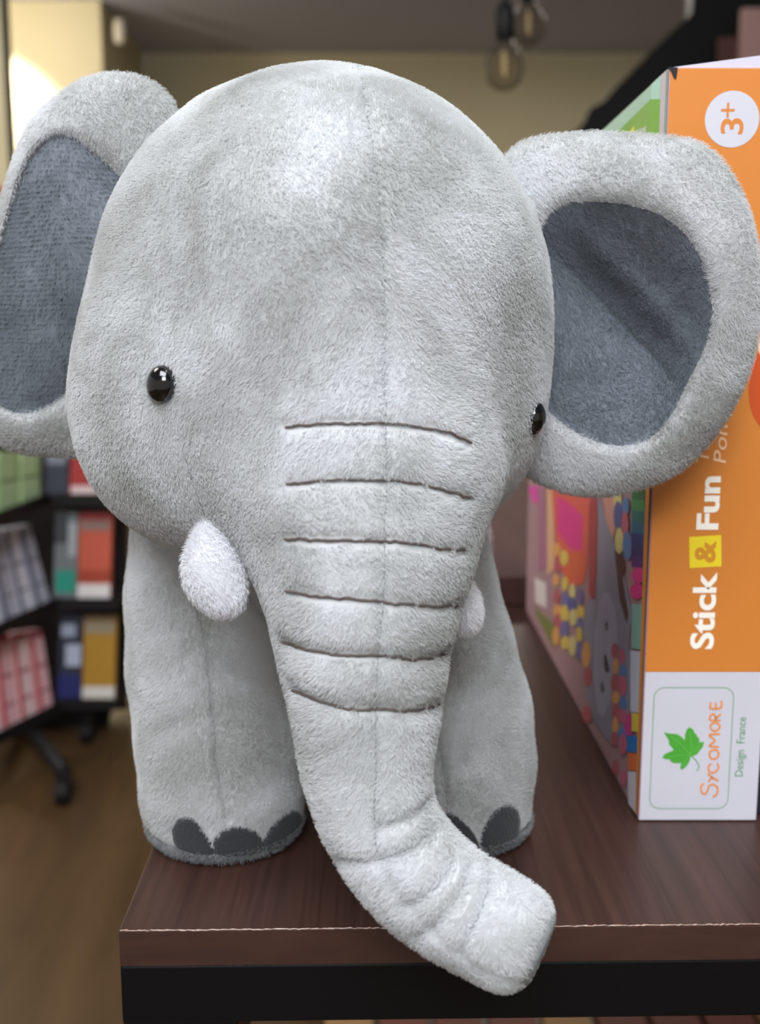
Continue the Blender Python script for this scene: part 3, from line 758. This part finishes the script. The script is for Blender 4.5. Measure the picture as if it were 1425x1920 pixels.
for p in wr23:
    d = pdist(V, p); dv += 0.28*np.exp(-(d/0.17)**2)
d = pdist(V, seam3); dv += 0.13*np.exp(-(d/0.17)**2); dseam = d
d = pdist(V, cheek3); dv += 0.08*np.exp(-(d/0.25)**2)
# gentle stuffing unevenness
V2 = V - head.N * np.minimum(dv, 0.32)[:,None] + head.N * (0.016*wob(V, 0.7, 0) + 0.010*wob(V, 1.9, 1))[:,None]
head = Surf(V2, Q); V = V2
wr3 = [head.line(p, 3.0, 0.06) for p in WR]; wr23 = [head.line(p, 3.0, 0.03) for p in WR2]
keep = np.where(dmin < 0.07, 0.0, 1.0)

# split the continuous surface into head and trunk along the first wrinkle
tz = wr3[0][:,2].mean()
fc = V[Q].mean(1)
is_tr = (fc[:,2] < tz - 0.25*(fc[:,1]-wr3[0][:,1].mean())*0 ) & (np.linalg.norm(fc - (HC + fw*0 + upv*-2), axis=1) > 7.9) & (fc[:,1] < 34.5)
loc = (fc - HC) @ HM
is_tr &= (np.abs(loc[:,0] - np.interp(fc[:,2], [0, 12, 18], [0, 0, 0])) < 6.5) | (fc[:,2] < 12)
pin = np.min(np.linalg.norm(fc[:,None,:] - TRP[None,::2,:3], axis=2) - TRP[None,::2,3], axis=1)
is_tr &= pin < 1.0
def piece(name, mask, mat_, parent):
    q = Q[mask]; used, inv = np.unique(q, return_inverse=True); q2 = inv.reshape(q.shape)
    o = mesh_obj(name, V[used], q2, mat_, parent, smooth=True)
    o.data.normals_split_custom_set_from_vertices([tuple(n) for n in head.N[used]])
    return o, used, q2
head_o, hu, hq = piece('head', ~is_tr, M['plush'], elephant)
trunk_o, tu, tq = piece('trunk', is_tr, M['plush'], elephant)
fur('plush_pile', V[hu], hq, head.N[hu], M['plush'], head_o, 560, 0.135, lean=0.72, keep=keep[hu], seed=3)
fur('plush_pile', V[tu], tq, head.N[tu], M['plush'], trunk_o, 560, 0.15, lean=0.72, keep=keep[tu], seed=4)

def stitches(name, pts, r, mat_, parent, on=0.34, gap=0.07, jit=0.02):
    """run of short thread stitches along a surface line"""
    p = resample(pts, 0.04); i = 0; parts = []
    w_ = np.convolve(RNG.normal(0, 1, len(p)+8), np.ones(9)/9, 'valid')*0.035; p = p + np.c_[w_*0, w_*0, w_*(1.0 if gap < 0 else 0.2)]
    while i < len(p)-3:
        n = max(4, int(on*(0.7+0.6*random.random())/0.04)); seg = p[i:i+n]
        if len(seg) > 2:
            seg = seg + RNG.normal(0, jit, 3)
            w = np.sin(np.linspace(0.25, math.pi-0.25, len(seg)))
            parts.append(tube_vf(seg, r*(0.6+0.4*w), 6))
        i += n + (int(gap/0.04) if gap > 0 else -2)
    v, f = join_vf(parts)
    return mesh_obj(name, v, f, mat_, parent, smooth=True)
for p in wr3: stitches('wrinkle_stitch', p, 0.042, M['thread'], trunk_o, on=0.5, gap=-1, jit=0.006)
for p in wr23: stitches('wrinkle_stitch', p, 0.016, M['thread_light'], trunk_o, on=0.3, gap=-1, jit=0.012)
stitches('seam_stitch', head.line(CHEEK[3:], 3.0, 0.05), 0.014, M['thread_light'], head_o, on=0.25, gap=-1, jit=0.01)
sp = head.line(SEAM[:9], 3.0, 0.05)
stitches('seam_stitch', sp, 0.024, M['thread_light'], head_o, on=0.16, gap=0.16)
stitches('seam_stitch', head.line(SEAM[8:17], 3.0, 0.03), 0.016, M['thread_light'], trunk_o, on=0.25, gap=-1, jit=0.012)
# flat grey end of the trunk
tipc = None
e1 = np.cross(CUT_N, [0, 0, 1.0]); e1 /= np.linalg.norm(e1); e2 = np.cross(CUT_N, e1)
ctr = TRP[-1,:3] + (TRP[-2,:3]-TRP[-1,:3]) * 0.0
k = np.dot(CUT_P - TRP[-1,:3], CUT_N) / np.dot(TRP[-1,:3]-TRP[-4,:3], CUT_N)
ctr = TRP[-1,:3] + (TRP[-1,:3]-TRP[-4,:3])*k
tv = [ctr + CUT_N*0.14]; tf = []
for j, (rr, off) in enumerate(((0.45, 0.14), (0.8, 0.12), (1.0, 0.06), (1.08, -0.1))):
    for i in range(32):
        t = 2*math.pi*i/32; tv.append(ctr + CUT_N*off + rr*(math.cos(t)*e1 + math.sin(t)*e2))
for i in range(32):
    tf.append((0, 1+i, 1+(i+1) % 32))
    for j in range(3): tf.append((1+j*32+i, 1+(j+1)*32+i, 1+(j+1)*32+(i+1) % 32, 1+j*32+(i+1) % 32))
tv = np.array(tv)
tip_o = mesh_obj('trunk_tip', tv, tf, M['pad'], trunk_o, smooth=True, label='darker grey flat trunk end')

# ---- eyes
for (u, v, dep, side) in ((303, 721, 0.12, -1), (1003, 786, 0.10, 1)):
    if side < 0:
        p, n = head.hit(u, v)
    else:
        p = hl(6.35, 4.7, -1.9)
        l_, n_, i_, d_ = head.bvh.find_nearest(Vector(p)); p, n = np.array(l_), np.array(n_)
        # walk down the surface until the projected height fits
    sv, sf = [], []
    n = n / np.linalg.norm(n); p = p - n*0.05; n = n + np.array([0.45*side, 0.1, 0.12]); n = n / np.linalg.norm(n); a = np.cross(n, [0, 0, 1.0]); a /= np.linalg.norm(a); b = np.cross(n, a)
    for i in range(15):
        ph = math.pi*i/14
        for k in range(28):
            t = 2*math.pi*k/28
            sv.append(p + n*(0.04 + 0.40*math.cos(ph)) + 0.56*math.sin(ph)*(math.cos(t)*a*0.95 + math.sin(t)*b*1.05))
    for i in range(14):
        for k in range(28): sf.append((i*28+k, (i+1)*28+k, (i+1)*28+(k+1) % 28, i*28+(k+1) % 28))
    mesh_obj('eye', sv, sf, M['eye'], elephant, smooth=True, label='shiny black button eye')

# ---- tusks
for T3 in ([(391, 978, 34.6, .12), (392, 1012, 34.35, .46), (397, 1058, 34.0, .80), (407, 1092, 33.7, .80), (422, 1124, 33.4, .50)],
           [(862, 1092, 36.2, .2), (862, 1120, 35.4, .52), (866, 1145, 34.8, .56), (876, 1166, 34.3, .34)]):
    y0 = head.hit(*T3[0][:2])[0][1] - T3[0][2] if T3[0][0] < 500 else 0.0
    tp = spline(np.array([[*at(u, v, y + y0), r] for u, v, y, r in T3]), 4)
    def sd_t(P, tp=tp):
        d = None
        for i in range(len(tp)-1):
            c = sd_cone(P, tp[i,:3], tp[i+1,:3], tp[i,3], tp[i+1,3]); d = c if d is None else smin(d, c, 0.1)
        return d
    v_, q_ = surface(sd_t, tp[:,:3].min(0)-1.4, tp[:,:3].max(0)+1.4, 0.09)
    t_o = mesh_obj('tusk', v_, q_, M['white_plush'], elephant, smooth=True, label='white plush tusk')
    fur('plush_pile', v_, q_, vnormals(v_, q_), M['white_plush'], t_o, 500, 0.20, seed=9)

# ---- body and legs
def sd_body(P):
    d = sd_ell(P, (-2.2, 51, 12.6), (7.2, 11.5, 8.2))
    d = smin(d, sd_ell(P, (-2.6, 44.5, 12.5), (5.6, 4.5, 6.0)), 3)
    return d
v_, q_ = surface(sd_body, (-11, 37, 2.5), (6.5, 64, 22.5), 0.25)
body_s = Surf(v_, q_)
body_o = mesh_obj('body', v_, q_, M['plush'], elephant, smooth=True)
fur('plush_pile', v_, q_, body_s.N, M['plush'], body_o, 170, 0.17, rad=0.013, seed=5)
tailp = spline(np.array([(-2.2, 61.8, 15), (-2.0, 64, 13), (-1.8, 64.6, 10), (-1.9, 64.2, 8)]), 6)
tvv, tff = tube_vf(tailp, np.linspace(0.7, 0.45, len(tailp)), 10)
mesh_obj('tail', tvv, tff, M['plush'], elephant, smooth=True)

def sd_leg(P, tp):
    d = None
    for i in range(len(tp)-1):
        c = sd_cone(P, tp[i,:3], tp[i+1,:3], tp[i,3], tp[i+1,3]); d = c if d is None else smin(d, c, 0.3)
    return smax(d, -(P[..., 2] - 0.06), 0.8)
LEGS = [[(402, 1010, 43.6, 3.35), (400, 1120, 42.9, 3.45), (402, 1250, 42.2, 3.42), (412, 1380, 41.6, 3.28), (418, 1480, 41.2, 3.20), (426, 1550, 41.0, 2.92), (434, 1630, 40.75, 2.42)],
        [(775, 1000, 43.6, 2.9), (785, 1100, 43.2, 3.1), (808, 1220, 42.6, 3.3), (838, 1340, 42.1, 3.36), (850, 1430, 41.7, 3.25), (854, 1520, 41.4, 2.95), (850, 1612, 41.1, 2.45)]]
legs = []
for li, Lp in enumerate(LEGS):
    tp = np.array([[*at(u, v, y), r] for u, v, y, r in Lp])
    v_, q_ = surface(lambda P: sd_leg(P, tp), (tp[:,0].min()-4.2, tp[:,1].min()-4.2, -0.4), (tp[:,0].max()+4.2, tp[:,1].max()+4.2, tp[0,2]+4), 0.17)
    s = Surf(v_, q_)
    sm = [[(352,1075),(378,1180),(392,1290),(402,1380),(410,1470),(424,1535)], [(815,1360),(832,1440),(838,1500),(842,1560)]][li]
    ln = s.line(sm)
    if len(ln):
        d = pdist(v_, ln); v_ = v_ - s.N * (0.20*np.exp(-(d/0.15)**2))[:,None]; s = Surf(v_, q_)
    legs.append(s)
    lo = mesh_obj('front_leg', v_, q_, M['plush'], elephant, smooth=True)
    if len(ln): stitches('seam_stitch', s.line(sm, 3.0, 0.05), 0.015, M['thread_light'], lo, on=0.3, gap=-1, jit=0.01)
    fur('plush_pile', v_, q_, s.N, M['plush'], lo, 500, 0.14, lean=0.72, keep=np.where(v_[:,2] < 0.74, 0.0, 1.0), seed=20+li)
    # foot pad: the darker fuzzy band where the sole is sewn on
    qs = q_[(v_[q_][:,:,2] < 0.85).all(1)]; used, inv = np.unique(qs, return_inverse=True)
    vp = v_[used] + s.N[used]*0.06; vp[:,2] = np.maximum(vp[:,2], 0.02)
    po = mesh_obj('sole', vp, inv.reshape(qs.shape), M['pad'], lo, smooth=True, label='darker grey fuzzy sole')
    fur('plush_pile', vp, inv.reshape(qs.shape), s.N[used], M['pad'], lo, 520, 0.20, lean=0.5, keep=np.where(vp[:,2] < 0.12, 0.0, 1.0), lay=(0, 0, 0.3), seed=30+li)
for (x, y) in ((-6.4, 56.5), (2.4, 56.5)):
    tp = np.array([[x, y, 9, 3.6], [x, y, 5, 3.5], [x, y, 1.5, 3.1], [x, y, 0.5, 2.9]])
    v_, q_ = surface(lambda P: sd_leg(P, tp), (x-4.4, y-4.4, -0.4), (x+4.4, y+4.4, 13), 0.3)
    lo = mesh_obj('back_leg', v_, q_, M['plush'], elephant, smooth=True)
    fur('plush_pile', v_, q_, vnormals(v_, q_), M['plush'], lo, 120, 0.17, rad=0.014, seed=40)
def patch(name, surf, poly, mat_, parent, lift=0.12, step=5.0, **k):
    """a felt cut-out lying on a surface; poly in pixels"""
    poly = np.asarray(poly, float); poly = poly.mean(0) + (poly-poly.mean(0))*1.12; b = spline(np.vstack([poly, poly[:1]]), 6)[:-1]
    c = b.mean(0); rings = 7; V_ = []; F_ = []; ok = True
    n = len(b)
    for r in range(rings+1):
        for i in range(n):
            q = c + (b[i]-c)*(max(r, 0.02)/rings)
            p, nn = surf.hit(*q)
            if p is None:
                p = V_[-n] if len(V_) >= n else V_[-1]; V_.append(p); continue
            V_.append(p + nn*(lift if r < rings else 0.0))
    for r in range(rings):
        for i in range(n):
            F_.append((r*n+i, r*n+(i+1) % n, (r+1)*n+(i+1) % n, (r+1)*n+i))
    return mesh_obj(name, V_, F_, mat_, parent, smooth=True, **k)
nails_l = [[(326,1556),(335,1540),(358,1536),(380,1560),(397,1588),(397,1598),(360,1594),(333,1582)],
           [(403,1596),(406,1575),(425,1556),(450,1553),(475,1560),(489,1578),(488,1590),(460,1598),(425,1600)],
           [(492,1577),(515,1545),(540,1524),(556,1524),(560,1545),(548,1572),(520,1588),(495,1592)]]
nails_r = [[(840,1525),(866,1540),(886,1562),(896,1582),(894,1598),(876,1598),(852,1570)],
           [(903,1578),(910,1552),(928,1524),(948,1513),(966,1520),(970,1545),(962,1572),(940,1585),(915,1592)]]
for s, ns in zip(legs, (nails_l, nails_r)):
    lo = [o for o in elephant.children if o.name.startswith('front_leg')][0 if ns is nails_l else 1]
    for p in ns: patch('toenail', s, p, M['felt'], lo, 0.17, label='charcoal felt toenail')

# ---- ears
def ray_poly(c, poly, n):
    out = np.zeros(n); P2 = np.vstack([poly, poly[:1]])
    for i in range(n):
        t = 2*math.pi*i/n; dx, dy = math.cos(t), math.sin(t); best = 0
        for a, b in zip(P2[:-1], P2[1:]):
            ex, ey = b - a; den = dx*(-ey) - dy*(-ex)
            if abs(den) < 1e-9: continue
            wx, wy = a - c
            s = (wx*(-ey) - wy*(-ex))/den; q = (dx*wy - dy*wx)/den
            if s > 0 and -1e-6 <= q <= 1+1e-6: best = max(best, s)
        out[i] = best
    k = np.array([1, 3, 4, 3, 1.0]); k /= k.sum()
    return sum(k[j]*np.roll(out, j-2) for j in range(5))
def make_ear(outline, lining, c, ybase, prof_in, back, label, seed):
    c = np.array(c, float)
    O = spline(np.vstack([outline, outline[:1]]), 8)[:-1]; L = spline(np.vstack([lining, lining[:1]]), 8)[:-1]
    n = 144; ro = ray_poly(c, O, n); rl = np.minimum(ray_poly(c, L, n), ro*0.93)
    th = 2*math.pi*np.arange(n)/n; D = np.stack([np.cos(th), np.sin(th)], 1)
    SI = np.r_[0.0, np.linspace(0.04, 1, 21)]; RI = np.linspace(0, 1, 20)
    def h_rim(t): return 0.30*(1-t) + 0.78*np.sqrt(np.maximum(0, 1-((t-0.32)/0.68)**2)) - 0.22*np.exp(-(t/0.10)**2)
    h0 = h_rim(0.0)
    Vl = []; Vr = []; Vb = []
    for s in SI:
        px = c + D*(rl*s)[:,None]
        Vl.append(np.array([at(u, v, ybase(u, v) - h0 - prof_in(u, v, s)) for u, v in px]))
    for t in RI:
        px = c + D*(rl + (ro-rl)*t)[:,None]
        Vr.append(np.array([at(u, v, ybase(u, v) - h_rim(t)) for u, v in px]))
    for s in np.r_[np.linspace(1, 0.04, 23), 0.0]:
        px = c + D*(ro*s)[:,None]
        q = math.sqrt(max(0, 1-s**6))
        Vb.append(np.array([at(u, v, max(ybase(u, v) + back*q, ybase(u, v) - h0 - prof_in(u, v, min(1, s*1.2)) + 0.5*q if s < 0.83 else -99)) for u, v in px]))
    def rings(R, flip=False):
        Vv = np.concatenate(R); F = []
        for r in range(len(R)-1):
            i = np.arange(n); j = (i+1) % n
            F.append(np.stack([r*n+i, (r+1)*n+i, (r+1)*n+j, r*n+j], 1))
        F = np.concatenate(F)
        return Vv, (F[:, ::-1] if flip else F)
    ve, qe = rings(Vr + Vb[1:]); vl, ql = rings(Vl + [Vr[0] + 0.0])
    for (vv, qq) in ((ve, qe), (vl, ql)): pass
    # make normals face outwards (towards the camera on the front)
    def orient(v, q, ref):
        N = vnormals(v, q)
        return q if (N[:n*8] @ np.array([0, -1.0, 0])).mean() > 0 else q[:, ::-1]
    qe = orient(ve, qe, None); ql = orient(vl, ql, None)
    e = mesh_obj('ear', ve, qe, M['plush'], elephant, smooth=True, label=label)
    li = mesh_obj('ear_lining', vl, ql, M['lining'], e, smooth=True, label='slate grey inner ear')
    N = vnormals(ve, qe); fur('plush_pile', ve, qe, N, M['plush'], e, 520, 0.15, lean=0.72, seed=seed, lay=(0.2, 0, -0.8))
    N = vnormals(vl, ql); fur('lining_pile', vl, ql, N, M['lining'], e, 520, 0.125, seed=seed+1, lay=(0.1, 0, -0.8), wild=0.6, rib=(0.17 if seed == 70 else 0))
    return e
OR_ = [(925,330),(960,278),(1010,258),(1100,250),(1200,254),(1300,264),(1345,293),(1385,352),(1413,430),(1426,520),(1421,620),(1402,700),(1370,770),(1320,840),(1265,888),(1200,915),(1120,930),(1050,920),(990,893),(950,850),(920,760),(900,600),(905,440)]
LR_ = [(1030,400),(1060,380),(1110,378),(1180,384),(1250,410),(1300,458),(1328,525),(1336,600),(1318,660),(1292,712),(1262,772),(1225,818),(1170,836),(1110,826),(1060,798),(1020,762),(985,700),(970,600),(985,480)]
def yb_r(u, v): return 40.4 - 2.3*(u-950)/475
def in_r(u, v, s):
    # V-shaped hollow along the diagonal crease
    ax, ay = 1030, 480; bx, by = 1285, 745; L = math.hypot(bx-ax, by-ay)
    dist = ((u-ax)*(by-ay) - (v-ay)*(bx-ax))/L           # > 0 above the crease
    dist -= 10
    val = math.exp(-abs(dist)/ (150 if dist > 0 else 95)) if True else 0
    fold = 0.25*math.exp(-((dist-70)/26)**2)
    return -(1-s**2.2)*(1.75*val + 0.25) + (1-s**3)*fold
make_ear(OR_, LR_, (1170, 600), yb_r, in_r, 0.7, 'ear cupped forward beside the orange box', 60)
OL_ = [(345,260),(325,190),(290,155),(250,140),(200,137),(150,152),(100,186),(60,222),(36,280),(14,345),(-8,420),(-30,500),(-45,600),(-46,700),(-30,780),(0,832),(40,848),(100,854),(165,856),(215,840),(262,770),(300,620),(330,430)]
LL_ = [(85,258),(115,249),(150,264),(190,297),(240,352),(270,420),(270,540),(240,650),(205,690),(158,712),(112,750),(60,775),(10,768),(-18,735),(-28,650),(-22,560),(-5,470),(22,375),(48,300)]
def yb_l(u, v): return 40.6 - 0.4*(u-0)/300 + 0.9*((max(0, 60-u))/100)**2
def in_l(u, v, s): return 0.45*(1-s**2) + 0.25*(1-s**2)*math.sin((u-40)/70)
make_ear(OL_, LL_, (125, 520), yb_l, in_l, 0.9, 'ear held flat at the side of the head', 70)
